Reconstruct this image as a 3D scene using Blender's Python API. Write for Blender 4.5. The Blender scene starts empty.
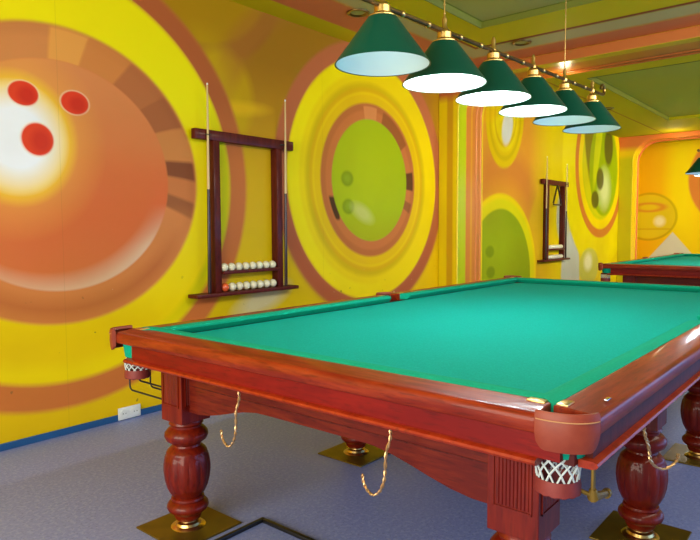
import bpy, bmesh, math, random
from mathutils import Vector, Matrix
random.seed(7)
PI = math.pi
sc = bpy.context.scene
col = bpy.data.collections.new('place'); sc.collection.children.link(col)

# ------------------------------------------------------------------ materials
def s2l(c):
    return tuple(((v/255)/12.92 if v/255 <= .04045 else ((v/255+.055)/1.055)**2.4) for v in c) + (1,)

class V:
    """tiny expression layer over math nodes"""
    nt = None
    def __init__(s, sock): s.s = sock
    @staticmethod
    def m(op, a, b=None, c=None, clamp=False):
        n = V.nt.nodes.new('ShaderNodeMath'); n.operation = op; n.use_clamp = clamp
        for i, v in enumerate((a, b, c)):
            if v is None: continue
            if isinstance(v, V): V.nt.links.new(v.s, n.inputs[i])
            else: n.inputs[i].default_value = v
        return V(n.outputs[0])
    def __add__(s, o): return V.m('ADD', s, o)
    def __sub__(s, o): return V.m('SUBTRACT', s, o)
    def __rsub__(s, o): return V.m('SUBTRACT', o, s)
    def __mul__(s, o): return V.m('MULTIPLY', s, o)
    __radd__ = __add__; __rmul__ = __mul__
    def __truediv__(s, o): return V.m('DIVIDE', s, o)

def step(v, edge, soft=.01):            # 1 where v > edge
    return V.m('MULTIPLY_ADD', v, 1/soft, -edge/soft+.5, clamp=True)
def below(v, edge, soft=.01): return step(v*-1, -edge, soft)
def band(v, a, b, soft=.01): return step(v, a, soft)*below(v, b, soft)
def dist(x, z, cx, cz, sx=1., sz=1., ang=0):
    dx, dz = x-cx, z-cz
    if ang:
        c, s_ = math.cos(ang), math.sin(ang)
        dx, dz = dx*c+dz*s_, dz*c-dx*s_
    if sx != 1: dx = dx*(1/sx)
    if sz != 1: dz = dz*(1/sz)
    return V.m('SQRT', dx*dx+dz*dz)

class Paint:
    def __init__(s, name, rough=.5, coat=0, spec=.5, metal=0):
        s.m = bpy.data.materials.new(name); s.m.use_nodes = True
        s.nt = V.nt = s.m.node_tree
        s.b = s.nt.nodes['Principled BSDF']
        s.b.inputs['Roughness'].default_value = rough
        s.b.inputs['Metallic'].default_value = metal
        s.b.inputs['Specular IOR Level'].default_value = spec
        if coat:
            s.b.inputs['Coat Weight'].default_value = coat*.5; s.b.inputs['Coat Roughness'].default_value = .08
        tc = s.nt.nodes.new('ShaderNodeTexCoord'); s.tc = tc
        sp = s.nt.nodes.new('ShaderNodeSeparateXYZ'); s.nt.links.new(tc.outputs['Object'], sp.inputs[0])
        s.x, s.y, s.z = (V(sp.outputs[i]) for i in range(3)); s.c = None
    def base(s, rgb):
        n = s.nt.nodes.new('ShaderNodeRGB'); n.outputs[0].default_value = s2l(rgb); s.c = n.outputs[0]
    def over(s, rgb, mask, amt=1.):
        n = s.nt.nodes.new('ShaderNodeMix'); n.data_type = 'RGBA'
        if amt != 1: mask = mask*amt
        s.nt.links.new(mask.s, n.inputs[0]); s.nt.links.new(s.c, n.inputs[6])
        n.inputs[7].default_value = s2l(rgb); s.c = n.outputs[2]
    def noise(s, scale, detail=3, stretch=None, rough=.5):
        n = s.nt.nodes.new('ShaderNodeTexNoise'); n.inputs['Scale'].default_value = scale
        n.inputs['Detail'].default_value = detail; n.inputs['Roughness'].default_value = rough
        src = s.tc.outputs['Object']
        if stretch:
            mp = s.nt.nodes.new('ShaderNodeMapping'); mp.inputs['Scale'].default_value = stretch
            s.nt.links.new(src, mp.inputs[0]); src = mp.outputs[0]
        s.nt.links.new(src, n.inputs['Vector']); return V(n.outputs['Fac'])
    def bump(s, v, strength=.2, d=.002):
        n = s.nt.nodes.new('ShaderNodeBump'); n.inputs['Strength'].default_value = strength
        n.inputs['Distance'].default_value = d
        s.nt.links.new(v.s, n.inputs['Height']); s.nt.links.new(n.outputs[0], s.b.inputs['Normal'])
    def rough(s, v): s.nt.links.new(v.s, s.b.inputs['Roughness'])
    def done(s):
        s.nt.links.new(s.c, s.b.inputs['Base Color']); return s.m

def plain(name, rgb, rough=.5, metal=0, coat=0, var=None, spec=.5, scale=40):
    p = Paint(name, rough, coat, spec, metal); p.base(rgb)
    if var: p.over(var, step(p.noise(scale), .5, .5))
    return p.done()

def wood(name, a, b, stretch, rough=.42, coat=.5):
    p = Paint(name, rough, coat, .2); p.base(a)
    g = p.noise(6, 5, stretch, .6)
    p.over(b, step(g, .52, .22)); p.over(tuple(int(v*.62) for v in a), step(p.noise(18, 3, stretch), .62, .16), .5)
    return p.done()

RED = (122, 30, 10); RED2 = (150, 50, 18)
M = {}
M['wood_y'] = wood('mahogany along y', RED, RED2, (6, .7, 6))
M['wood_x'] = wood('mahogany along x', RED, RED2, (.7, 6, 6))
M['wood_z'] = wood('mahogany along z', (104, 18, 6), (124, 30, 8), (6, 6, .8))
M['apron_y'] = wood('apron mahogany along y', (94, 18, 8), (118, 34, 12), (6, .7, 6), .5, .3)
M['apron_x'] = wood('apron mahogany along x', (94, 18, 8), (118, 34, 12), (.7, 6, 6), .5, .3)
M['wood_dark'] = wood('dark mahogany', (78, 18, 14), (98, 30, 20), (6, 6, .8), .5, .2)
M['wood_red'] = wood('bright red mahogany', (118, 10, 6), (134, 18, 8), (5, .8, 5), .5, .15)
M['lip'] = wood('orange red moulding', (150, 40, 14), (166, 54, 20), (3, 3, 3), .4, .3)
p = Paint('green billiard cloth', .95, spec=.15); p.base((0, 158, 144)); p.over((14, 174, 160), step(p.noise(160, 2), .55, .3), .6)
p.bump(p.noise(900, 2), .15, .0005); M['cloth'] = p.done()
M['cloth_rail'] = plain('green cushion cloth', (4, 154, 124), .95, var=(14, 166, 136), spec=.15, scale=120)
M['leather'] = plain('red brown leather', (136, 50, 28), .5, var=(150, 62, 38), scale=30)
M['leather_red'] = plain('dull red leather', (140, 50, 44), .6, var=(124, 40, 36))
M['stitch'] = plain('pale thread', (196, 140, 96), .8)
M['net'] = plain('white pocket net', (205, 215, 215), .8)
M['brass'] = plain('brass', (232, 196, 130), .28, 1, var=(212, 168, 96))
M['hook'] = plain('twisted brass rod', (216, 172, 120), .3, .8)
M['brass_old'] = plain('dull brass', (150, 118, 50), .4, .7, var=(118, 92, 34), scale=14)
M['brass_plate'] = plain('worn brass plate', (126, 100, 26), .38, .55, var=(98, 80, 24), scale=9)
M['steel'] = plain('bright steel', (200, 200, 210), .2, 1)
M['black'] = plain('black painted metal', (22, 20, 20), .4)
M['darkmetal'] = plain('dark bronze bar', (96, 74, 40), .3, .9, var=(140, 110, 60), scale=12)
M['shade'] = plain('dark green enamel', (0, 74, 58), .35, coat=.2, spec=.3)
M['shade_in'] = plain('white enamel', (214, 228, 226), .5)
M['ivory'] = plain('ivory ball', (232, 226, 196), .2, coat=.5)
M['redball'] = plain('orange red ball', (226, 96, 52), .2, coat=.5)
M['plastic'] = plain('white plastic', (226, 228, 226), .4)
M['slot'] = plain('dark hole', (30, 30, 32), .6)
M['ash'] = plain('pale ash', (206, 176, 116), .35, coat=.4)
M['butt'] = plain('dark wood butt', (46, 22, 16), .3, coat=.4)
M['blue_trim'] = plain('blue skirting', (28, 84, 140), .45, var=(22, 74, 126), scale=5)
p = Paint('bulb glow'); p.base((255, 255, 255)); p.b.inputs['Emission Color'].default_value = (.86, .95, 1, 1); p.b.inputs['Emission Strength'].default_value = 14; M['bulb'] = p.done()
p = Paint('dim bulb glow'); p.base((255, 255, 255)); p.b.inputs['Emission Color'].default_value = (.7, .9, 1, 1); p.b.inputs['Emission Strength'].default_value = 1.0; M['bulb_dim'] = p.done()
p = Paint('spot glow'); p.base((255, 255, 255)); p.b.inputs['Emission Color'].default_value = (1, .86, .5, 1); p.b.inputs['Emission Strength'].default_value = 12; M['spot'] = p.done()

# floor: speckled blue grey lino
p = Paint('speckled grey lino', .42, spec=.4); p.base((124, 138, 206))
p.over((152, 164, 218), step(p.noise(55, 3), .55, .12), .7); p.over((82, 94, 158), step(p.noise(90, 2), .62, .08), .6)
p.over((138, 148, 198), step(p.noise(1.2, 3), .5, .4), .5)
M['floor'] = p.done()

# ---------------------------------------------------------------- the mural
Y_ = (222, 190, 0)
def rings(p, cx, cz, layers, ell=(1, 1), ang=0):
    d = dist(p.x, p.z, cx, cz, ell[0], ell[1], ang)
    for r, rgb, soft in layers: p.over(rgb, below(d, r, soft))
    return d

p = Paint('airbrushed bowling mural', .5, spec=.12); p.base((226, 186, 6))
x, z = p.x, p.z
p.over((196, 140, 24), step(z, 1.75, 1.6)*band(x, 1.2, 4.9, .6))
p.over((146, 100, 22), step(z, 2.3, .8)*band(x, 1.0, 4.9, .5), .75)  # upper ochre overlays: dimming towards the ceiling put into the mural colour
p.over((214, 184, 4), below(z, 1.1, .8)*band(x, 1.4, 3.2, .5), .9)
# faint arcs above the rack
d = dist(x, z, 1.45, 3.5, 1, 1)
p.over((176, 132, 12), below(d, .8, .05)); p.over((150, 86, 40), band(d, .8, .95, .06), .7); p.over((204, 166, 6), below(dist(x, z, 1.72, 2.35, .3, .36), 1, .3), .7)
d = dist(x, z, 3.2, 1.8); p.over((172, 112, 36), band(d, 1.5, 1.75, .1)*step(z, 1.6, .5), .6)
p.over((208, 176, 6), band(x+z*.25, 2.1, 2.42, .2)*step(z, 1.9, .4)*below(z, 2.75, .3), .5)
d = dist(x, z, 1.9, 2.28, .24, .05, .1); p.over((236, 186, 20), below(d, 1, 1.2), .7)
# pale wedge under the near rack
d = dist(x, z, 2.1, .72, .28, .1, .3); p.over((206, 196, 160), below(d, 1, .9), .8)
# left rings
d = dist(x, z, .43, 1.65, 1.02, 1)
p.over((200, 112, 54), below(d, 1.48, .04)); p.over((160, 80, 46), band(d, 1.31, 1.48, .05)*step(z, 2.1, .5), .55)
p.over((242, 214, 0), below(d, 1.31, .04)); p.over((246, 232, 0), below(d, 1.31, .04)*step(z, 2.0, .5))
p.over((172, 182, 0), band(d, 1.22, 1.31, .05)*band(z, .7, 2.1, .5)*step(x, .8, .4), .55)
p.over((232, 190, 0), below(d, 1.2, .1)*below(z, .75, .3), .6)
d = dist(x, z, .44, 1.645, 1.045, .965)
p.over((212, 128, 66), below(d, .965, .03)); p.over((178, 96, 48), band(d, .9, .965, .05)*step(z, 1.5, .6), .6)
p.over((176, 90, 42), band(d, .82, .92, .1)*below(z, 1.2, .3), .6)
# checker wedges in the beige ring
th = V.m('ARCTAN2', z-1.66, x-.42)
ringm = below(d, .955, .03)*step(z, 1.35, .3)
for a, b, rgb, am in ((1.62, 2.3, (214, 142, 80), .6), (1.34, 1.62, (236, 164, 76), .9), (1.0, 1.34, (214, 134, 66), .8), (.68, 1.0, (182, 106, 60), .85), (.42, .68, (160, 90, 52), .8), (.16, .42, (206, 130, 66), .85), (.02, .16, (112, 58, 34), .85), (-.14, .02, (186, 104, 54), .5), (-.26, -.14, (120, 66, 36), .7)):
    p.over(rgb, ringm*band(th+d*.18-.16, a, b, .03), am)
# the orange ball
b = dist(x, z, .43, 1.645, 1.035, .965)
ball = below(b, .745, .015)
p.over((214, 112, 56), ball); p.over((222, 144, 84), ball*step(z, 2.0, .7), .8); p.over((216, 96, 46), ball*band(z, 1.2, 1.7, .4)*step(x, .1, .4), .6)
p.over((226, 196, 160), ball*step(dist(x, z, .36, 1.80), .83, .16)*below(z, 1.35, .3), .9)
g = dist(x, z, .17, 1.86, 1, 1.1)
p.over((240, 168, 70), ball*below(g, .42, .3), .7); p.over((252, 212, 20), ball*below(g, .33, .10), .85); p.over((244, 246, 248), ball*below(g, .24, .16))
for hx, hz, rx, rz in ((.215, 2.13, .088, .072), (.53, 2.12, .09, .072), (.29, 1.865, .096, .098)):
    h = dist(x, z, hx, hz, rx, rz); p.over((250, 216, 180), below(h, 1.1, .12), .6); p.over((226, 62, 30), below(h, 1, .12)); p.over((200, 34, 22), below(dist(x, z, hx+.02, hz-.01, rx*.6, rz*.7), 1, .8), .7)
# green ball rings
clip = below(x, 5.1, .01)
d = dist(x, z, 3.6, 1.8)
p.over((186, 104, 62), clip*below(d, 1.36, .04)); p.over((168, 82, 46), clip*band(d, 1.2, 1.36, .1)*below(z, 1.4, .5), .6)
p.over((242, 212, 0), clip*below(d, 1.2, .03)); p.over((250, 230, 0), clip*band(d, 1.05, 1.19, .04)*below(x, 3.6, .5), .7)
p.over((196, 156, 4), clip*band(d, .9, .97, .05), .55); p.over((216, 150, 8), clip*band(d, .87, .92, .03), .5); p.over((232, 190, 4), clip*below(d, .86, .03))
p.over((190, 108, 52), below(d, .77, .03)); p.over((212, 124, 62), below(d, .70, .03), .6)
th = V.m('ARCTAN2', z-1.8, x-3.6)
for a, b_, rgb, am in ((1.45, 1.75, (220, 140, 76), .9), (.6, 1.3, (148, 84, 36), .8), (-.1, .18, (70, 44, 16), .85), (-.45, -.3, (110, 66, 30), .6)):
    p.over(rgb, band(d, .6, .74, .02)*band(th, a, b_, .03), am)
p.over((40, 34, 14), band(d, .6, .68, .02)*below(x, 3.1, .02)*band(z, 1.4, 1.62, .03), .9)
p.over((166, 184, 6), below(d, .612, .02)); p.over((182, 194, 10), below(d, .6, .02)*below(dist(x, z, 3.5, 1.9), .45, .6), .8); p.over((176, 166, 4), below(d, .6, .02)*below(z, 1.35, .3), .5)
for hx, hz in ((3.215, 1.80), (3.23, 1.53)):
    h = dist(x, z, hx, hz, .09, .075); p.over((112, 136, 4), below(h, 1, .35), .7); p.over((150, 176, 30), below(h, .55, .5), .6)
p.over((206, 206, 120), below(dist(x, z, 3.45, 1.47, .16, .07, -.4), 1, 1), .7)
# beyond the pilaster
far = step(x, 5.2, .01)
p.over((222, 150, 40), far*below(x, 8.0, 1.0)); p.over((200, 110, 50), far*band(dist(x, z, 6.6, 1.0), .95, 1.4, .3)*below(x, 8, .3), .6)
p.over((228, 200, 0), far*step(x, 7.8, .9))
d = dist(x, z, 8.3, 1.1); p.over((218, 172, 20), far*band(d, .0, .95, .08)*below(x, 8.3, .5), .7)
d = dist(x, z, 6.5, .62)
p.over((236, 206, 4), far*below(d, 1.17, .04)); p.over((220, 208, 10), far*below(d, 1.1, .06)); p.over((140, 158, 14), far*below(d, .96, .03)); p.over((160, 176, 20), far*below(dist(x, z, 6.3, .8), .5, .6), .6)
for hx, hz in ((6.17, 1.0), (6.2, .72)): p.over((104, 128, 10), far*below(dist(x, z, hx, hz, .12, .08), 1, .4), .7)
d = dist(x, z, 6.6, 2.85, .78, 1.0, -.25)
dd = dist(x, z, 6.05, 3.05)
p.over((224, 190, 0), far*below(d, .72, .05)); p.over((198, 166, 0), far*band(d, .55, .62, .04), .7); p.over((232, 206, 10), far*below(d, .5, .04)); p.over((200, 152, 6), far*band(d, .38, .43, .04), .6)
p.over((232, 176, 10), far*below(dd, .35, .1), .5)
p.over((214, 214, 196), far*below(dist(x, z, 6.65, 2.70, .15, .25, -.35), 1, .3))
# white pins below the far rack
p.over((190, 194, 176), below(dist(x, z, 9.1, .5, .42, .78), 1, .15)); p.over((186, 188, 160), below(dist(x, z, 8.75, 1.5, .3, .45), 1, .2), .8)
# stretched green rings on the last bay
x = x+.45; d = dist(x, z, 11.0, 2.45, 1.0, 1.0)
p.over((236, 214, 0), below(d, 1.9, .06)*step(x, 9.0, .1)); p.over((206, 116, 40), below(d, 1.32, .04)); p.over((240, 212, 0), below(d, 1.16, .04)); p.over((196, 196, 4), below(d, .98, .06)); p.over((214, 204, 10), below(d, .93, .05), .7)
p.over((96, 84, 20), below(dist(x, z, 10.35, 2.95, .25, .85, .2), 1, .3), .8)
p.over((150, 172, 0), below(dist(x, z, 11.15, 2.42, .78, .88), 1, .05)); p.over((216, 222, 150), below(dist(x, z, 11.2, 2.05, .3, .32), 1, 1), .8)
p.over((200, 206, 10), below(dist(x, z, 10.85, 3.0, .16, .95, -.25), 1, .25))
for hx, hz, rx, rz in ((10.95, 2.22, .2, .2), (10.7, 1.83, .2, .16), (11.4, 2.85, .25, .35)): p.over((84, 78, 20), below(dist(x, z, hx, hz, rx, rz), 1, .3), .9)
x = x-.45
p.over((196, 190, 70), below(dist(x, z, 10.0, .62, .5, .33), 1, .15)); p.over((228, 222, 170), below(dist(x, z, 9.95, .7, .2, .15), 1, .8))
# panel joints and scuffs
p.over((120, 90, 30), band(V.m('FRACT', (x-.42)*(1/2.44)), .0, .0022, .0012), .14)
p.over((150, 110, 20), step(p.noise(1.1, 4), .58, .3), .18); p.over((236, 228, 200), step(p.noise(26, 1), .80, .02)*below(z, .8, .4), .7); p.over((90, 80, 40), step(p.noise(21, 1), .79, .02)*below(z, .9, .4), .6)
p.rough(p.noise(3, 3)*.25+.32)
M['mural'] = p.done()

p = Paint('painted arch stripes', .35, spec=.4); p.base((250, 212, 6))            # the pilasters: stripes by depth
# uses the local frame: x across the arch thickness, y towards the room
x = p.x
p.over((186, 196, 0), band(x, .005, .18, .02)); p.over((206, 122, 44), band(x, .18, .56, .02)); p.over((222, 168, 30), band(x, .29, .33, .02), .7); p.over((222, 140, 70), band(x, .43, .46, .015), .7); p.over((232, 196, 10), step(x, .56, .01))
p.over((196, 132, 20), below(x, .004, .004)*band(p.y, 1.12, 1.2, .02), .7)
p.over((190, 100, 54), step(p.z, 2.8, .1)*below(x, .004, .004)); p.over((186, 160, 6), step(p.z, 2.97, .03)*band(x, .004, .12, .01)); p.over((170, 90, 26), step(p.z, 2.9, .05)*step(x, .12, .02), .9)
M['arch'] = p.done()
p = Paint('yellow arch paint', .35, spec=.4); p.base((236, 196, 4)); x = p.x
p.over((232, 118, 60), step(x, .3, .03)); p.over((206, 190, 0), below(x, .004, .004)*below(p.z, 2.7, .1)); p.over((226, 120, 50), step(p.z, 2.86, .12)*below(x, .3, .05)); M['arch_yellow'] = p.done()
p = Paint('ceiling beam paint', .3, spec=.5); p.base((170, 92, 36)); x = p.x
p.over((160, 140, 4), below(x, .12, .03)); p.over((186, 120, 40), band(x, .3, .38, .03)); p.over((140, 66, 20), band(x, .2, .26, .03)); p.over((176, 140, 10), step(x, .5, .02))
M['beam'] = p.done()

# ceiling stripes (painted bands that run round the trays)
p = Paint('striped ceiling paint', .75, spec=.2); x, y = p.x, p.y
p.base((206, 182, 4))
d1 = V.m('MAXIMUM', (x-3.7)*.64, (y-.15)*.9)
d1 = V.m('MAXIMUM', d1, y-.15)
near = below(x, 4.9, .01)
p.over((142, 66, 20), near*band(d1, .32, .36, .015)); p.over((186, 168, 104), near*band(d1, .36, .54, .04)); p.over((214, 118, 66), near*band(d1, .54, .92, .05)); p.over((206, 184, 0), near*step(d1, .92, .02))
mid = step(x, 5.4, .01)
p.over((198, 180, 6), mid); p.over((160, 96, 20), mid*band(y, .5, .53, .01), .7)
M['ceil'] = p.done()
p = Paint('green grey tray paint', .8, spec=.2); p.base((172, 164, 92)); p.over((176, 164, 40), step(p.noise(.7, 2), .5, .4), .6); M['tray'] = p.done()
p = Paint('tray edge paint', .6); p.base((112, 116, 14)); M['tray_edge'] = M['tray_groove0'] = p.done()
M['tray_groove'] = plain('dark green groove', (84, 92, 14), .6)

p = Paint('far wall mural', .5, spec=.15); p.base((244, 204, 0)); y, z = p.y, p.z
p.over((240, 176, 6), step(y, .7, .8)); p.over((246, 226, 0), below(dist(y, z, .5, 2.2, .25, 1.2), 1, 1), .7)
d = dist(y, z, 1.1, 1.55, .55, .5)
p.over((176, 150, 4), band(d, .93, 1.03, .05), .6); p.over((226, 196, 20), below(d, .93, .06)); p.over((214, 120, 40), band(dist(y, z, 1.1, 1.75, .4, .12), .5, .9, .3), .7); p.over((200, 140, 10), below(d, .95, .05)*band(z, 1.27, 1.3, .02), .5)
p.over((240, 226, 170), below(dist(y, z, .88, 1.45, .1, .1), 1, .9))
p.over((216, 210, 180), below(V.m('ABSOLUTE', y-.62)*1.2+z, 1.22, .03)*below(z, 1.25, .02))
d = dist(y, z, -.55, 2.3, 1, 1.1); p.over((214, 130, 50), band(d, .65, .9, .05)); p.over((224, 170, 10), below(d, .65, .05))
M['farmural'] = p.done()

# ------------------------------------------------------------------ geometry helpers
class B:
    def __init__(s): s.bm = bmesh.new()
    def box(s, x0, x1, y0, y1, z0, z1, bev=0, seg=2):
        bm = s.bm
        vs = [bm.verts.new((x, y, z)) for x in (x0, x1) for y in (y0, y1) for z in (z0, z1)]
        fs = [bm.faces.new([vs[i] for i in f]) for f in ((0,1,3,2),(4,6,7,5),(0,4,5,1),(2,3,7,6),(0,2,6,4),(1,5,7,3))]
        if bev:
            es = list({e for f in fs for e in f.edges})
            bmesh.ops.bevel(bm, geom=es, offset=bev, segments=seg, affect='EDGES', profile=.5)
        return s
    def prism(s, pts, fn0, fn1):
        """polygon pts extruded between mapping fn0 and fn1"""
        a = [s.bm.verts.new(fn0(*q)) for q in pts]; b = [s.bm.verts.new(fn1(*q)) for q in pts]; n = len(pts)
        s.bm.faces.new(a[::-1]); s.bm.faces.new(b)
        for i in range(n): s.bm.faces.new((a[i], a[(i+1)%n], b[(i+1)%n], b[i]))
        return s
    def tube(s, pts, r, n=8, closed=False):
        pts = [Vector(q) for q in pts]; N = len(pts); rs = r if isinstance(r, (list, tuple)) else [r]*N
        rings_ = []; up = None
        for i, q in enumerate(pts):
            if closed: t = pts[(i+1)%N]-pts[i-1]
            else: t = pts[min(i+1, N-1)]-pts[max(i-1, 0)]
            t.normalize()
            if up is None:
                up = Vector((0, 0, 1)) if abs(t.z) < .9 else Vector((1, 0, 0))
            u = (up-t*up.dot(t)).normalized(); up = u; w = t.cross(u)
            rings_.append([s.bm.verts.new(q+(u*math.cos(2*PI*k/n)+w*math.sin(2*PI*k/n))*rs[i]) for k in range(n)])
        for i in range(N if closed else N-1):
            a, b = rings_[i], rings_[(i+1)%N]
            for k in range(n): s.bm.faces.new((a[k], a[(k+1)%n], b[(k+1)%n], b[k]))
        if not closed: s.bm.faces.new(rings_[0][::-1]); s.bm.faces.new(rings_[-1])
        return s
    def lathe(s, prof, c=(0, 0, 0), n=32, closed=False, flute=None):
        """prof: list of (r, z)"""
        rows = []
        for r, z in prof:
            if r < 1e-6: rows.append([s.bm.verts.new((c[0], c[1], c[2]+z))]); continue
            row = []
            for k in range(n):
                a = 2*PI*k/n; rr = r
                if flute and flute[0] < z < flute[1] and k % 4 == 0: rr = r-flute[2]
                row.append(s.bm.verts.new((c[0]+rr*math.cos(a), c[1]+rr*math.sin(a), c[2]+z)))
            rows.append(row)
        prs = list(zip(rows, rows[1:]))+([(rows[-1], rows[0])] if closed else [])
        for a, b in prs:
            for k in range(n):
                k2 = (k+1) % n
                if len(a) == 1 and len(b) == 1: continue
                if len(a) == 1: s.bm.faces.new((a[0], b[k2], b[k]))
                elif len(b) == 1: s.bm.faces.new((a[k], a[k2], b[0]))
                else: s.bm.faces.new((a[k], a[k2], b[k2], b[k]))
        return s
    def grid(s, rows):
        vs = [[s.bm.verts.new(q) for q in r] for r in rows]
        for i in range(len(vs)-1):
            for j in range(len(vs[0])-1): s.bm.faces.new((vs[i][j], vs[i][j+1], vs[i+1][j+1], vs[i+1][j]))
        return s
    def sphere(s, c, r, u=20, v=12):
        bmesh.ops.create_uvsphere(s.bm, u_segments=u, v_segments=v, radius=r, matrix=Matrix.Translation(c)); return s
    def make(s, name, mat, parent=None, smooth=True, bevel=0, origin=None):
        bmesh.ops.recalc_face_normals(s.bm, faces=s.bm.faces)
        if origin is not None: bmesh.ops.translate(s.bm, verts=s.bm.verts, vec=-Vector(origin))
        me = bpy.data.meshes.new(name); s.bm.to_mesh(me); s.bm.free()
        o = bpy.data.objects.new(name, me); col.objects.link(o); me.materials.append(mat)
        if smooth:
            for f in me.polygons: f.use_smooth = True
            me.set_sharp_from_angle(angle=math.radians(35))
        if parent: o.parent = parent
        if origin is not None: o.location = origin
        if bevel:
            md = o.modifiers.new('bevel', 'BEVEL'); md.width = bevel; md.segments = 2; md.limit_method = 'ANGLE'; md.angle_limit = math.radians(40)
        return o

def thing(name, label, cat, loc=(0, 0, 0), group=None, rz=0):
    o = bpy.data.objects.new(name, None); col.objects.link(o); o.location = loc; o.rotation_euler.z = rz
    o.empty_display_size = .1; return tag(o, label, cat, group)
def tag(o, label, cat, group=None):
    o['label'] = label; o['category'] = cat
    if group: o['group'] = group
    return o
def struct(o): o['kind'] = 'structure'; return o
def copy_tree(o, parent=None):
    c = o.copy(); col.objects.link(c); c.parent = parent
    for ch in list(o.children): copy_tree(ch, c)
    return c

# ------------------------------------------------------------------ the room
WY, ZC = 1.313, 3.1
XE = 13.0           # far wall
XA = (4.87, 11.6)  # the two arches (near edge)
struct(B().box(-4.0, XE, -6.0, WY, -.1, 0).make('floor', M['floor'], smooth=False))
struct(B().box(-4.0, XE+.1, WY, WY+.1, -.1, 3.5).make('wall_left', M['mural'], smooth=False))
struct(B().box(XE, XE+.1, -6.0, WY, -.1, 3.5).make('wall_far', M['farmural'], smooth=False))
struct(B().box(-4.0, 11.0, WY-.012, WY, 0, .045, .004).make('baseboard_left', M['blue_trim'], smooth=False))
# ceiling with two recessed trays
T1 = (-3.5, 3.7, -4.0, .15); T2 = (6.2, 10.05, -4.0, .08); TZ = ZC+.045
b = B()
def cbox(x0, x1, y0, y1): b.box(x0, x1, y0, y1, ZC, ZC+.3)
cbox(-4, XE, .15, WY); cbox(-4, XE, -6, -4); cbox(-4, T1[0], -4, .15); cbox(T1[1], T2[0], -4, .15); cbox(T2[1], XE, -4, .15); cbox(T2[0], T2[1], .08, .15)
struct(b.make('ceiling', M['ceil'], smooth=False))
p = Paint('olive tray paint', .8, spec=.2); p.base((176, 168, 30)); p.over((160, 164, 60), step(p.noise(.5, 2), .45, .4), .8); M['tray2'] = p.done()
for n_, T in enumerate((T1, T2)):
    struct(B().box(T[0]-.02, T[1]+.02, T[2]-.02, T[3]+.02, TZ, TZ+.05).make('ceiling', M['tray'] if n_ == 0 else M['tray2'], smooth=False))
    e = B()
    pr = [(0, ZC-.003), (.012, ZC-.006), (.02, ZC+.01), (.028, TZ-.004), (.04, TZ), (0, TZ)]
    e.prism(pr, lambda u, z: (T[0]+u, T[3]-u, z), lambda u, z: (T[1]-u, T[3]-u, z))
    struct(e.make('trim_'+str(2*n_+1), M['tray_edge']))
    e = B(); e.prism(pr, lambda u, z: (T[1]-u, T[3]-u, z), lambda u, z: (T[1]-u, T[2]+u, z)) if n_ == 0 else e.prism(pr, lambda u, z: (T[0]+u, T[3]-u, z), lambda u, z: (T[0]+u, T[2]+u, z))
    struct(e.make('trim_'+str(2*n_+2), M['tray_edge']))
# two arches: pilaster, rounded corner, shallow beam
def arch(n, x0, w, d, drop, R, mat='arch'):
    zt = ZC-drop; yi = WY-d
    pts = [(WY, 0), (yi, 0)]
    for k in range(13):
        a = k/12*PI/2; pts.append((yi-R+R*math.cos(a), zt-R+R*math.sin(a)))
    pts += [(-6.0, zt), (-6.0, ZC), (WY, ZC)]
    bb = B(); bb.prism(pts, lambda y, z: (0, y, z), lambda y, z: (w, y, z))
    o = struct(bb.make('wall_arch', M[mat], smooth=False, bevel=.012)); o.location.x = x0
    # moulding that follows the far edge of the arch
    rows = []
    path = [(yi, 0)]+[(yi-R+R*math.cos(k/12*PI/2), zt-R+R*math.sin(k/12*PI/2)) for k in range(13)]+[(-6.0, zt)]
    m = B()
    for off in (w-.18, w-.08):
        m.tube([(off, q[0]-.002, q[1]-.002) for q in path], .012, 10)
    t = struct(m.make('trim_'+str(n), M[mat])); t.location.x = x0
arch(5, XA[0], .6, .262, .11, .35)
arch(6, XA[1], .42, .262, .09, .40, 'arch_yellow')

# recessed ceiling downlights
def downlight(xx, yy, label, glow=False):
    t = thing('downlight', label, 'ceiling light', (xx, yy, ZC), 'recessed ceiling downlights')
    B().lathe([(.085, 0), (.095, -.004), (.092, -.012), (.075, -.014), (.062, -.004), (.062, -.0005), (.085, -.0005)], n=32, closed=True).make('rim', M['darkmetal'] if not glow else M['brass'], t)
    B().lathe([(0, -.003), (.06, -.003), (.06, -.0008), (0, -.0008)]).make('lens', M['spot'] if glow else M['tray'], t)
    return t
downlight(2.66, .72, 'unlit round downlight in the striped ceiling above the first lamp shade')
downlight(4.33, .05, 'unlit round downlight between the two ceiling trays, above the third lamp shade')
downlight(8.3, .5, 'small unlit downlight in the olive ceiling strip past the end of the lamp bar')

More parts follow.
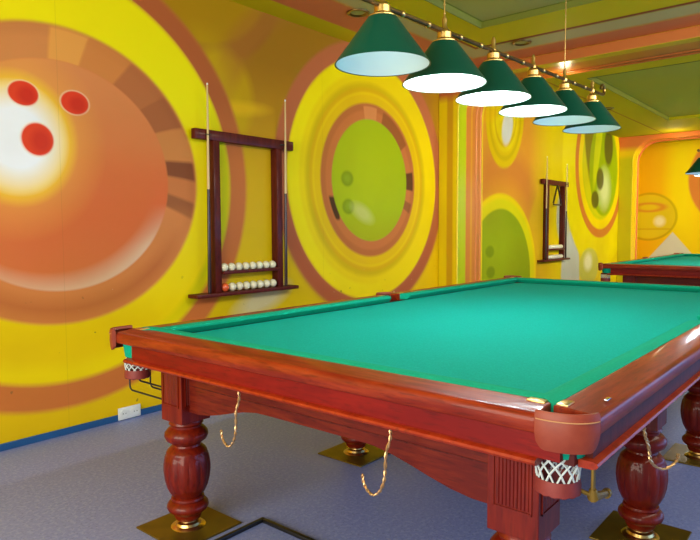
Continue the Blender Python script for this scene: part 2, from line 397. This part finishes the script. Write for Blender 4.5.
# ------------------------------------------------------------------ billiard table (top outer corner at 0,0)
L, W, ZT = 4.0, 2.13, .86
LY = (-.342, -1.905); LX = (.155, 1.325, 2.50, 3.83)
def build_table(label):
    t = thing('billiard_table', label, 'billiard table')
    # bed
    c = .17; pts = [(c+.07, -c), (L-c-.07, -c), (L-c, -c-.07), (L-c, -W+c+.07), (L-c-.07, -W+c), (c+.07, -W+c), (c, -W+c+.07), (c, -c-.07)]
    B().prism(pts, lambda x, y: (x, y, .775), lambda x, y: (x, y, .822)).make('playing_surface', M['cloth'], t, smooth=False)
    # generic side frame: s = position along side, u = inward from outer edge
    sides = [('y', lambda s, u, z: (u, -s, z), W, [(.05, W-.13)]),
             ('y', lambda s, u, z: (L-u, -s, z), W, [(.125, W-.125)]),
             ('x', lambda s, u, z: (s, -u, z), L, [(.082, L/2-.075), (L/2+.075, L-.082)]),
             ('x', lambda s, u, z: (s, -W+u, z), L, [(.082, L/2-.075), (L/2+.075, L-.082)])]
    railp = [(.004, .806), (0, .812), (0, .838), (.0025, .846), (.006, .8515), (.012, .8555), (.018, .857), (.10, .861), (.113, .8615), (.118, .8605), (.118, .806)]
    for ax, f, ln, segs in sides:
        wd = M['wood_'+ax]
        for a, e in segs:
            r = B().prism(railp, lambda u, z: f(a, u, z), lambda u, z: f(e, u, z)).make('rail', wd, t, bevel=.003)
            # cushion with slanted jaws
            ca = .06 if a < .2 else .035; ce = .06 if ln-e < .2 else .035
            cp = [(.118, .861), (.14, .866), (.172, .864), (.186, .858), (.186, .850), (.160, .822), (.118, .822)]
            k = lambda u: (u-.118)/.068
            B().prism(cp, lambda u, z: f(a+.005+ca*k(u), u, z), lambda u, z: f(e-.005-ce*k(u), u, z)).make('cushion', M['cloth_rail'], t)
            for q, sg in ((a, 1), (e, -1)):       # brass corner plates let into the rail
                pb = B(); q0, q1 = sorted((q+sg*.012, q+sg*.062))
                x0, y0, _ = f(q0, .085, 0); x1, y1, _ = f(q1, .115, 0)
                pb.box(min(x0, x1), max(x0, x1), min(y0, y1), max(y0, y1), .858, .8645, .002)
                pl = pb.make('rail_plate', M['brass'], t); pl['label'] = 'small brass plate let into the rail'
        g0, g1 = (.14, ln-.075) if ax == 'y' else (.10, ln-.10)
        B().prism([(.022, .74), (.022, .808), (.06, .808), (.06, .74)], lambda u, z: f(g0, u, z), lambda u, z: f(g1, u, z)).make('frieze', M['wood_red'] if ax == 'y' else M['wood_dark'], t, smooth=False)  # long sides use darker wood: their shade is put into the colour
        lp = [(.05, .741), (.012, .741), (.004, .737), (.001, .731), (.006, .724), (.018, .721), (.05, .721)]
        B().prism(lp, lambda u, z: f(.10 if ax == 'y' else .075, u, z), lambda u, z: f(ln-(.13 if ax == 'y' else .075), u, z)).make('moulding', M['lip'], t)
    # body box closing the underside
    B().box(.05, L-.05, -W+.05, -.05, .728, .774).make('underframe', M['wood_dark'], t, smooth=False)
    # aprons with arched lower edge
    def apron(f, s0, s1, u0):
        pts = [(s0, .726), (s0, .535)]; n = 20; ln = s1-s0
        for i in range(n+1):
            q = i/n; e = min(q, 1-q)*ln
            h = .0 if e < .04 else min(1, (e-.04)/(.42 if ln > 1.3 else .32)); h = h*h*(3-2*h)
            pts.append((s0+q*ln, .535+.078*h))
        pts.append((s1, .726))
        b_ = B(); b_.prism(pts, lambda s, z: f(s, u0, z), lambda s, z: f(s, u0+.03, z))
        o = b_.make('apron', M['apron_y'] if f(0, 0, 0)[1] == f(0, 1, 0)[1] else M['apron_x'], t, smooth=False)
        bb = B().prism([(u0-.002, .648), (u0-.002, .652), (u0+.004, .652), (u0+.004, .648)], lambda u, z: f(s0+.01, u, z), lambda u, z: f(s1-.01, u, z))
        gr = bb.make('groove', M['wood_dark'], o, smooth=False)
    hb = .074
    for sd in (0, 1):
        f = sides[sd][1]; apron(f, -LY[0]+hb, -LY[1]-hb, .12)
    for sd, yy in ((2, LY[0]), (3, LY[1])):
        f = sides[sd][1]; u0 = (-yy if sd == 2 else W+yy)-.04
        for i in range(3): apron(f, LX[i]+hb, LX[i+1]-hb, u0)
    # legs
    prof = [(.0, .50), (.07, .50), (.07, .478), (.074, .47), (.066, .462), (.066, .455), (.080, .445), (.092, .43), (.094, .415), (.086, .398), (.068, .385), (.060, .378), (.062, .370), (.072, .362), (.084, .35), (.088, .342), (.088, .336), (.094, .325), (.100, .29), (.101, .26), (.097, .225), (.088, .19), (.076, .165), (.066, .152), (.062, .146), (.070, .142), (.072, .134), (.068, .128), (.078, .122), (.088, .110), (.090, .098), (.084, .085), (.072, .076), (.062, .068), (.058, .052), (.052, .042), (0, .042)]
    for i, lx in enumerate(LX):
        for ly in LY:
            lg = B().lathe(prof, (lx, ly, 0), 48, flute=(.17, .33, .005)).make('leg', M['wood_z'], t)
            bk = B().box(lx-hb, lx+hb, ly-hb, ly+hb, .485, .73, .003).make('leg_block', M['wood_z'], lg, smooth=False)
            pn = B()
            for (nx, ny) in ((-1, 0), (1, 0), (0, -1), (0, 1)):
                for k in range(9):
                    o_ = -.047+k*.0106; zz0, zz1 = .565, .712
                    if nx: pn.box(lx+nx*hb-.003, lx+nx*hb+.0015, ly+o_, ly+o_+.0094, zz0, zz1, .0015, 1)
                    else: pn.box(lx+o_, lx+o_+.0094, ly+ny*hb-.003, ly+ny*hb+.0015, zz0, zz1, .0015, 1)
                q = .056
                for (s0, s1, z0, z1) in ((-q, q, .556, .561), (-q, q, .716, .721), (-q, -q+.004, .556, .721), (q-.004, q, .556, .721)):
                    if nx: pn.box(lx+nx*hb-.004, lx+nx*hb+.004, ly+s0, ly+s1, z0, z1)
                    else: pn.box(lx+s0, lx+s1, ly+ny*hb-.004, ly+ny*hb+.004, z0, z1)
            pn.make('fluted_panel', M['wood_z'], lg, smooth=False)
            ft = B().lathe([(0, .042), (.034, .042), (.036, .03), (.05, .026), (.055, .016), (.07, .012), (.075, .008), (0, .008)], (lx, ly, 0), 28).make('foot', M['brass'], lg); ft['label'] = 'brass adjustable foot'
            pb = B().box(lx-.16, lx+.165, ly-.165, ly+.16, 0, .008, .002)
            pb.make('base_plate', M['brass_plate'], lg, smooth=False)
    # pockets
    def leather(cx, cy, R0, a0, a1, tt=.014, zt=.868, zb=.773, bump=0):
        b_ = B(); n = 20; rows = []; am = math.atan2(1 if cy > -W/2 else -1, -1 if cx < L/2 else 1)
        RR = lambda a: R0*(1+bump*math.exp(-((a-am)/.45)**2))
        sec_ = lambda R: [(R-tt, zt-.01), (R-tt+.003, zt), (R-.002, zt+.002), (R+.002, zt-.006), (R+.003, zt-.05), (R, zb+.012), (R-.004, zb), (R-tt, zb+.004)]
        for i in range(n+1):
            a = a0+(a1-a0)*i/n; e = min(i, n-i)/3; ins = .018*(1-min(1, e))**2
            rows.append([(cx+(r)*math.cos(a), cy+(r)*math.sin(a), z+(ins if z < .8 else 0)) for r, z in sec_(RR(a))])
        b_.grid(rows)
        for r_ in (rows[0], rows[-1]): b_.bm.faces.new([b_.bm.verts.new(q) for q in r_])
        bmesh.ops.remove_doubles(b_.bm, verts=b_.bm.verts, dist=1e-5)
        st = [(cx+(RR(q)+.004)*math.cos(q), cy+(RR(q)+.004)*math.sin(q), zt-.018) for q in (a0+(a1-a0)*i/40 for i in range(1, 40))]
        return b_, st
    def net(cx, cy, par, low=False):
        b_ = B(); n = 12; lv = [(.060, .752), (.062, .745), (.061, .732), (.057, .715), (.054, .695), (.052, .665)]
        if low: lv = [(.054, .722), (.055, .71), (.055, .695), (.053, .68), (.052, .665)]
        for k in range(n):
            for sg in (1, -1):
                b_.tube([(cx+r*math.cos(2*PI*(k+sg*.5*i)/n), cy+r*math.sin(2*PI*(k+sg*.5*i)/n), z) for i, (r, z) in enumerate(lv)], .0028, 5)
        b_.make('net', M['net'], par)
        pr_ = []
        rg = B(); rows = []; n = 48
        for k in range(n):
            a = 2*PI*k/n; sc_ = .0035*abs(math.sin(a*7)); rows.append([(cx+r*math.cos(a), cy+r*math.sin(a), z-(sc_ if z < .65 else 0)) for r, z in ((.050, .675), (.055, .676), (.058, .66), (.058, .642), (.053, .638), (.050, .642))])
        for i in range(n):
            A_, B_ = rows[i], rows[(i+1)%n]
            for j in range(6):
                j2 = (j+1)%6; rg.bm.faces.new([rg.bm.verts.new(q) for q in (A_[j], A_[j2], B_[j2], B_[j])])
        bmesh.ops.remove_doubles(rg.bm, verts=rg.bm.verts, dist=1e-6)
        rg.make('pocket_ring', M['leather_red'], par)
    for sx in (0, 1):
        for sy in (0, 1):
            cx = .105 if sx == 0 else L-.105; cy = -.105 if sy == 0 else -W+.105
            mid = math.atan2(1 if sy == 0 else -1, -1 if sx == 0 else 1)
            b_, st = leather(cx, cy, .116, *((mid-.97, mid+.40) if sx != sy else (mid-.85, mid+.34)), bump=.26 if sy == 0 else .05)
            lo = b_.make('pocket', M['leather'], t); B().tube(st, .0016, 5).make('stitching', M['stitch'], lo)
            nx, ny = (.1 if sx == 0 else L-.1), (-.055 if sy == 0 else -W+.11)
            net(nx, ny, lo, sy == 0)
            B().lathe([(.066, .742), (.068, .742), (.076, .80), (.073, .80)], (nx, ny if sy else -.085, 0), 28, closed=True).make('pocket_lining', M['cloth_rail'], lo)['label'] = 'green cloth pocket lining'
            d = -1 if sy == 0 else 1            # wire rails carry the balls towards the leg
            yl = LY[sy]-d*hb
            wr = B()
            for dx, zz, y_off in ((-.012, .572, .05), (.02, .612, .028), (.045, .587, -.03)):
                y0 = ny-d*y_off; r_ = .02
                path = [(nx+dx, y0, .655), (nx+dx, y0, zz+r_)]+[(nx+dx, y0+d*(r_-r_*math.cos(a)), zz+r_-r_*math.sin(a)) for a in (PI/6, PI/3, PI/2)]+[(nx+dx, yl, zz)]
                wr.tube(path, .0042, 6)
            if (sx, sy) == (0, 1): wr.bm.free(); continue
            w_ = wr.make('ball_rail', M['black'], lo); w_['label'] = 'black wire ball rail'
    for sy in (0, 1):
        s = 1 if sy == 0 else -1; cy = -.062 if sy == 0 else -W+.062
        b_, st = leather(L/2, cy, .072, s*PI/2-1.35, s*PI/2+1.35, .01)
        lo = b_.make('pocket', M['leather'], t); B().tube(st, .0014, 5).make('stitching', M['stitch'], lo); net(L/2, cy+s*-.012, lo)
        B().box(L/2-.07, L/2+.07, cy-.055 if s > 0 else cy-.01, cy+.01 if s > 0 else cy+.055, .775, .815).make('pocket_mouth', M['butt'], t)
    return t

T = build_table('large mahogany billiard table with green cloth, lamp bar overhead, in the foreground')
# hook details belonging to the near corner
pk = B(); pk.box(.120, .138, -2.104, -2.096, .64, .74, .002)
pk.tube([(.128, -2.10, .652), (.130, -2.10, .632), (.17, -2.10, .622), (.235, -2.10, .606)], [.009, .015, .011, .009], 10)
pk.tube([(.112, -2.06, .65), (.128, -2.098, .635)], .006, 8)
pk.tube([(.228, -2.10, .606), (.242, -2.10, .606)], .013, 12)
o = pk.make('ball_return_bracket', M['brass_old'], T); o['label'] = 'dull brass bracket under the near corner pocket'
bl = B(); bl.box(.20, .235, -2.108, -2.098, .862, .866, .001); bl.make('rail_bolt', M['steel'], T)['label'] = 'bright steel plate on the rail by the near corner'

T2t = copy_tree(T); T2t.location = (6.62, .03, 0)
tag(T2t, 'farther mahogany billiard table with green cloth, cut off by the right edge', 'billiard table')
for ch in list(T2t.children):
    if ch.name.startswith(('ball_return', 'rail_bolt')): bpy.data.objects.remove(ch)
for q in (T, T2t): q['group'] = 'matching billiard tables'

# bridge hooks hanging under the table edge
def hook(loc, rz, h, label, wd=1.15):
    # stem drops, swings out and returns up into a crook
    P = [(0, 0, 0), (.004, .002, -.03), (-.002, .012, -.07*h), (.0, .016, -.115*h), (0, .02, -.150*h), (0, .034, -.182*h), (0, .056, -.2*h), (0, .078, -.19*h), (0, .09, -.17*h), (0, .092, -.15*h)]
    pts = []
    for i in range(len(P)-1):
        p0, p1, p2, p3 = (Vector(P[max(0, min(len(P)-1, i+k))]) for k in (-1, 0, 1, 2))
        for j in range(6):
            q = j/6; pts.append(.5*((2*p1)+(p2-p0)*q+(2*p0-5*p1+4*p2-p3)*q*q+(3*p1-p0-3*p2+p3)*q**3))
    pts.append(Vector(P[-1]))
    pts = [Vector((q.x, q.y*wd, q.z)) for q in pts]
    b_ = B()
    for ph in (0, PI):        # two twisted strands
        tw = [p_+Vector((.0028*math.cos(i*.9+ph), .0028*math.sin(i*.9+ph), 0)) for i, p_ in enumerate(pts)]
        b_.tube(tw, .0031, 6)
    o_ = b_.make('cue_rest_hook', M['hook'])
    o_.location = loc; o_.rotation_euler.z = rz
    return tag(o_, label, 'hook', 'twisted brass hooks under the table')
hook((.03, -.85, .7165), 0, 1.12, 'twisted brass hook under the table end, nearer the left leg')
hook((.03, -1.54, .7165), 0, 1.1, 'twisted brass hook under the table end, nearer the right corner pocket')
hook((.52, -2.115, .7165), -2.0, .72, 'twisted brass hook under the long side right of the corner pocket', 1.7)

# ------------------------------------------------------------------ cue racks
def build_rack(x0, label):
    t = thing('cue_rack', label, 'cue rack', (x0, 0, 0), 'wall cue racks')
    y1 = WY-.001
    md = M['wood_dark']
    B().box(-.505, .515, y1-.07, y1-.02, 1.985, 2.062, .006).make('top_rail', md, t)
    B().box(-.34, .345, y1-.02, y1, 1.99, 2.05).make('wall_cleat', md, t)
    for a in (-.345, .31):
        B().box(a, a+.062, y1-.075, y1-.0, .825, 1.985, .004).make('upright', md, t)
    B().box(-.55, .515, y1-.12, y1, .797, .826, .006).make('bottom_shelf', md, t)
    sh = B(); sh.box(-.283, .31, y1-.10, y1, .965, .982, .002); sh.box(-.283, .31, y1-.105, y1-.095, .965, .992, .002)
    sh.make('ball_shelf', md, t)
    cl = B()
    for a in (-.405, .365): cl.tube([(a+.02*math.cos(k/10*PI*1.6+2.5+PI/4), y1-.085+.018*math.sin(k/10*PI*1.6+2.5+PI/4), 2.02) for k in range(11)], .004, 6)
    cl.make('cue_clip', M['black'], t)
    return t
R1 = build_rack(1.90, 'dark wooden cue rack with two rows of balls beside the large orange ball mural')
R2 = copy_tree(R1); R2.location.x = 8.25; tag(R2, 'dark wooden cue rack beyond the striped pilaster, behind the main table', 'cue rack', 'wall cue racks')
R_ = .0335
def balls(x0, which):
    o0 = B().sphere((0, 0, 0), R_).make('billiard_ball', M['ivory'])
    first = True
    for row, (zz, yy, nm) in enumerate(((.982+R_, WY-.055, 'upper'), (.826+R_, WY-.06, 'lower'))):
        for k in range(8):
            lab = 'ivory ball on the %s ball shelf of the %s cue rack' % (nm, which); g = 'ivory balls, %s row of %s rack' % (nm, which)
            if row == 1 and k == 0 and which == 'near':
                o = B().sphere((0, 0, 0), R_).make('billiard_ball', M['redball']); lab = 'single orange red ball at the left end of the near rack'; g = None
            elif first: o = o0; first = False
            else: o = o0.copy(); col.objects.link(o)
            o.location = (x0-.245+k*.0725, yy, zz); tag(o, lab, 'ball', g)
balls(1.90, 'near'); balls(8.25, 'far')
def cue(x, y, lean, label, top=2.40):
    t = thing('billiard_cue', label, 'cue', (x, y, .827)); h = top-.827
    B().tube([(0, 0, 0), (0, 0, .02), (0, 0, h*.5)], [.012, .0145, .011], 12).make('butt', M['butt'], t)
    B().tube([(0, 0, h*.5), (0, 0, h-.015)], [.011, .0065], 12).make('shaft', M['ash'], t)
    B().tube([(0, 0, h-.015), (0, 0, h)], [.0065, .006], 10).make('tip', M['plastic'], t)
    t.rotation_euler = lean; return t
cue(1.487, WY-.088, (0, math.radians(.5), 0), 'two tone cue at the left side of the near cue rack')
cue(2.290, WY-.088, (0, math.radians(.5), 0), 'two tone cue at the right side of the near cue rack')
cue(7.825, WY-.088, (0, 0, 0), 'two tone cue at the left side of the far cue rack')
cue(8.635, WY-.088, (0, 0, 0), 'two tone cue at the right side of the far cue rack', 2.35)
# ball triangle hanging in the far rack
b = B(); tri = [(0, 2.02), (-.17, 1.70), (.17, 1.70)]; pth = []
for i in range(3):
    a_, c_ = Vector(tri[i]), Vector(tri[(i+1)%3])
    for q in (.08, .5, .92): v = a_.lerp(c_, q); pth.append((v.x, 0, v.y))
b.tube(pth, .014, 8, closed=True)
o = b.make('ball_triangle', M['butt']); o.location = (8.23, WY-.095, -.02); tag(o, 'dark wooden ball triangle hanging from the top rail of the far cue rack', 'triangle')

# sockets
t = thing('wall_socket', 'white double power socket low on the yellow wall behind the table corner', 'socket', (.838, WY, .006))
B().box(-.085, .085, -.022, -.0125, 0, .085, .004).make('faceplate', M['plastic'], t)
for a in (-.042, .042):
    B().tube([(a, -.0215, .043), (a, -.026, .043)], .03, 24).make('socket_insert', M['plastic'], t)
    s_ = B()
    for q in (-.01, .01): s_.tube([(a+q, -.025, .043), (a+q, -.0268, .043)], .0035, 8)
    s_.make('pin_hole', M['slot'], t)

# floor frame
b = B(); fx0, fx1, fy0, fy1 = .045, .40, -.92, -.555
for q in ((fx0, fx1, fy1-.018, fy1), (fx0, fx1, fy0, fy0+.018), (fx0, fx0+.018, fy0+.018, fy1-.018), (fx1-.018, fx1, fy0+.018, fy1-.018)): b.box(*q, 0.0005, .018, .003)
tag(b.make('floor_frame', M['black']), 'black metal rectangular frame lying on the floor beside the left leg', 'metal frame')

# ------------------------------------------------------------------ lamp bar
def build_lights(label, xs, yb, n_dangle):
    t = thing('billiard_light', label, 'hanging light', (0, yb, 0), 'hanging billiard lights')
    zb = 2.218
    def bz(x): return 2.205+.028*(x-xs[0]) if n_dangle else zb
    x0, x1 = xs[0]-.28, xs[-1]+.22
    n = 40; P = []
    for i in range(n+1):
        x = x0+(x1-x0)*i/n; P.append((x, 0, bz(x)))
    for k in range(1, 13):       # curl at the end
        a = k/12*PI*1.5; P.append((x1+.035*math.sin(a), 0, bz(x1)+.035-.035*math.cos(a)))
    b_ = B(); b_.tube(P, .0105, 10)
    b_.tube([(x0-.0, 0, bz(x0)), (x0-.03, 0, bz(x0))], .016, 10)
    br = b_.make('bar', M['darkmetal'], t)
    for i in range(len(xs)-1):
        xm = (xs[i]+xs[i+1])/2
        for o_ in (-.10, .10): B().sphere((xm+o_, 0, bz(xm+o_)), .0155, 12, 8).make('collar', M['brass'], br)
    for i, x in enumerate(xs):
        zr = 1.972+.006*i
        s_ = B(); s_.lathe([(.052, .188), (.060, .186), (.193, .004), (.195, 0), (.191, .001), (.058, .181), (.052, .184)], (x, 0, zr), 48, closed=True)
        sh = s_.make('lamp_shade', M['shade'], t)
        B().lathe([(.189, .002), (.056, .179), (0, .179)], (x, 0, zr), 48).make('shade_lining', M['shade_in'], sh)
        zc = zr+.186
        cap = B().lathe([(0, -.003), (.056, -.003), (.056, .006), (.040, .012), (.034, .020), (.034, .045), (.028, .052), (.022, .06), (.012, .064), (0, .064)], (x, 0, zc), 24)
        cap.make('cap', M['brass'], sh)
        cap = B().lathe([(0, bz(x)-zc-.02), (.016, bz(x)-zc-.016), (.018, bz(x)-zc), (.014, bz(x)-zc+.016), (.010, bz(x)-zc+.024), (.012, bz(x)-zc+.05), (.006, bz(x)-zc+.068), (0, bz(x)-zc+.072)], (x, 0, zc), 16)
        cap.make('finial', M['brass'], sh)
        bb = B(); bb.lathe([(0, .085), (.024, .093), (.032, .11), (.027, .132), (.016, .148), (.014, .17), (0, .17)], (x, 0, zr), 20); bb.make('bulb', M['bulb'] if 0 < i < 4 else M['bulb_dim'], sh)
        ld = bpy.data.lights.new('bulb light', 'POINT'); ld.energy = LAMP[i]; ld.color = (.86, .95, 1); ld.shadow_soft_size = .03
        lo = bpy.data.objects.new('bulb_light', ld); col.objects.link(lo); lo.location = (x, yb, zr+.02)
    for i in ((1, 4) if len(xs) > 4 else (0, 1)):
        x = xs[i]; b_ = B(); b_.tube([(x, 0, bz(x)), (x, 0, TZ)], .0032, 6)
        for k in range(24): zz = bz(x)+.08+k*.04; b_.sphere((x, 0, zz), .0055, 8, 6)
        b_.make('suspension_rod', M['brass'], t)
    return t
LAMP = (.35, 12, 14, 11, .45, .35)
build_lights('row of six dark green cone lamps on a brass bar above the main table', [.625, 1.10, 1.585, 2.08, 2.56, 3.07], -1.065, 1)
build_lights('green cone lamps above the farther table, only one shade showing at the right edge', [7.2, 7.68, 8.16], -1.0, 0)

# ------------------------------------------------------------------ light
def area(loc, rot, size, size_y, e, c):
    ld = bpy.data.lights.new('unseen light', 'AREA'); ld.shape = 'RECTANGLE'; ld.size = size; ld.size_y = size_y; ld.energy = e; ld.color = c
    o = bpy.data.objects.new('unseen_light', ld); col.objects.link(o); o.location = loc; o.rotation_euler = rot; return o
def aim(loc, tgt): return (Vector(tgt)-Vector(loc)).to_track_quat('-Z', 'Y').to_euler()
# daylight from the window side of the hall (right, out of frame), the warm lights behind the camera, and added unseen fills
area((6.0, -5.6, .9), aim((6.0, -5.6, .9), (5.0, 1, .9)), 10, 1.5, 150, (.18, .42, 1))
wl = area((7.5, -4.6, 2.9), aim((7.5, -4.6, 2.9), (8.5, 1.3, 2.0)), 9, .6, 100, (1, .90, .66)); wl.data.spread = math.radians(75)  # added warm fill, unseen, brightens the far half of the hall
wl = area((10.2, -3.0, 2.95), aim((10.2, -3.0, 2.95), (13, .2, 1.7)), 1.5, .6, 38, (1, .93, .7)); wl.data.spread = math.radians(95)  # unseen fill added to lift the dim far wall
area((-3.7, -1.4, 1.7), aim((-3.7, -1.4, 1.7), (2, 0, 1.9)), 4.0, 2.2, 200, (1, .95, .78))
area((1.5, -3.4, 3.0), aim((1.5, -3.4, 3.0), (2.2, 1.3, 1.3)), 5.0, .8, 70, (1, .96, .82))  # unseen fill added near the ceiling for the near wall and table
for (xx, yy) in ((5.3, .0), (11.3, .25)):
    ld = bpy.data.lights.new('ceiling spot', 'POINT'); ld.energy = 4; ld.color = (1, .85, .55); ld.shadow_soft_size = .06
    o = bpy.data.objects.new('ceiling_spot', ld); col.objects.link(o); o.location = (xx, yy, 2.86)
w = bpy.data.worlds.new('world'); sc.world = w; w.use_nodes = True
w.node_tree.nodes['Background'].inputs[0].default_value = (.62, .78, 1, 1); w.node_tree.nodes['Background'].inputs[1].default_value = .36

# ------------------------------------------------------------------ camera (solved from the photograph)
cd = bpy.data.cameras.new('camera'); co = bpy.data.objects.new('camera', cd); col.objects.link(co); sc.camera = co
cd.sensor_width = 36; cd.lens = 623.124/700*36; cd.clip_start = .05
yaw, pitch, roll = .697766, -.065173, -.004496
fw = Vector((math.cos(pitch)*math.cos(yaw), math.cos(pitch)*math.sin(yaw), math.sin(pitch)))
r0 = Vector((math.sin(yaw), -math.cos(yaw), 0)); u0 = r0.cross(fw)
r = r0*math.cos(roll)+u0*math.sin(roll); u = -r0*math.sin(roll)+u0*math.cos(roll)
mw = Matrix((r, u, -fw)).transposed().to_4x4(); mw.translation = Vector((-1.436, -2.616, 1.308)); co.matrix_world = mw
vs = sc.view_settings; sc.display_settings.display_device = 'sRGB'; vs.view_transform = 'Standard'; vs.look = 'None'; vs.gamma = 1; vs.use_curve_mapping = False; vs.exposure = .12
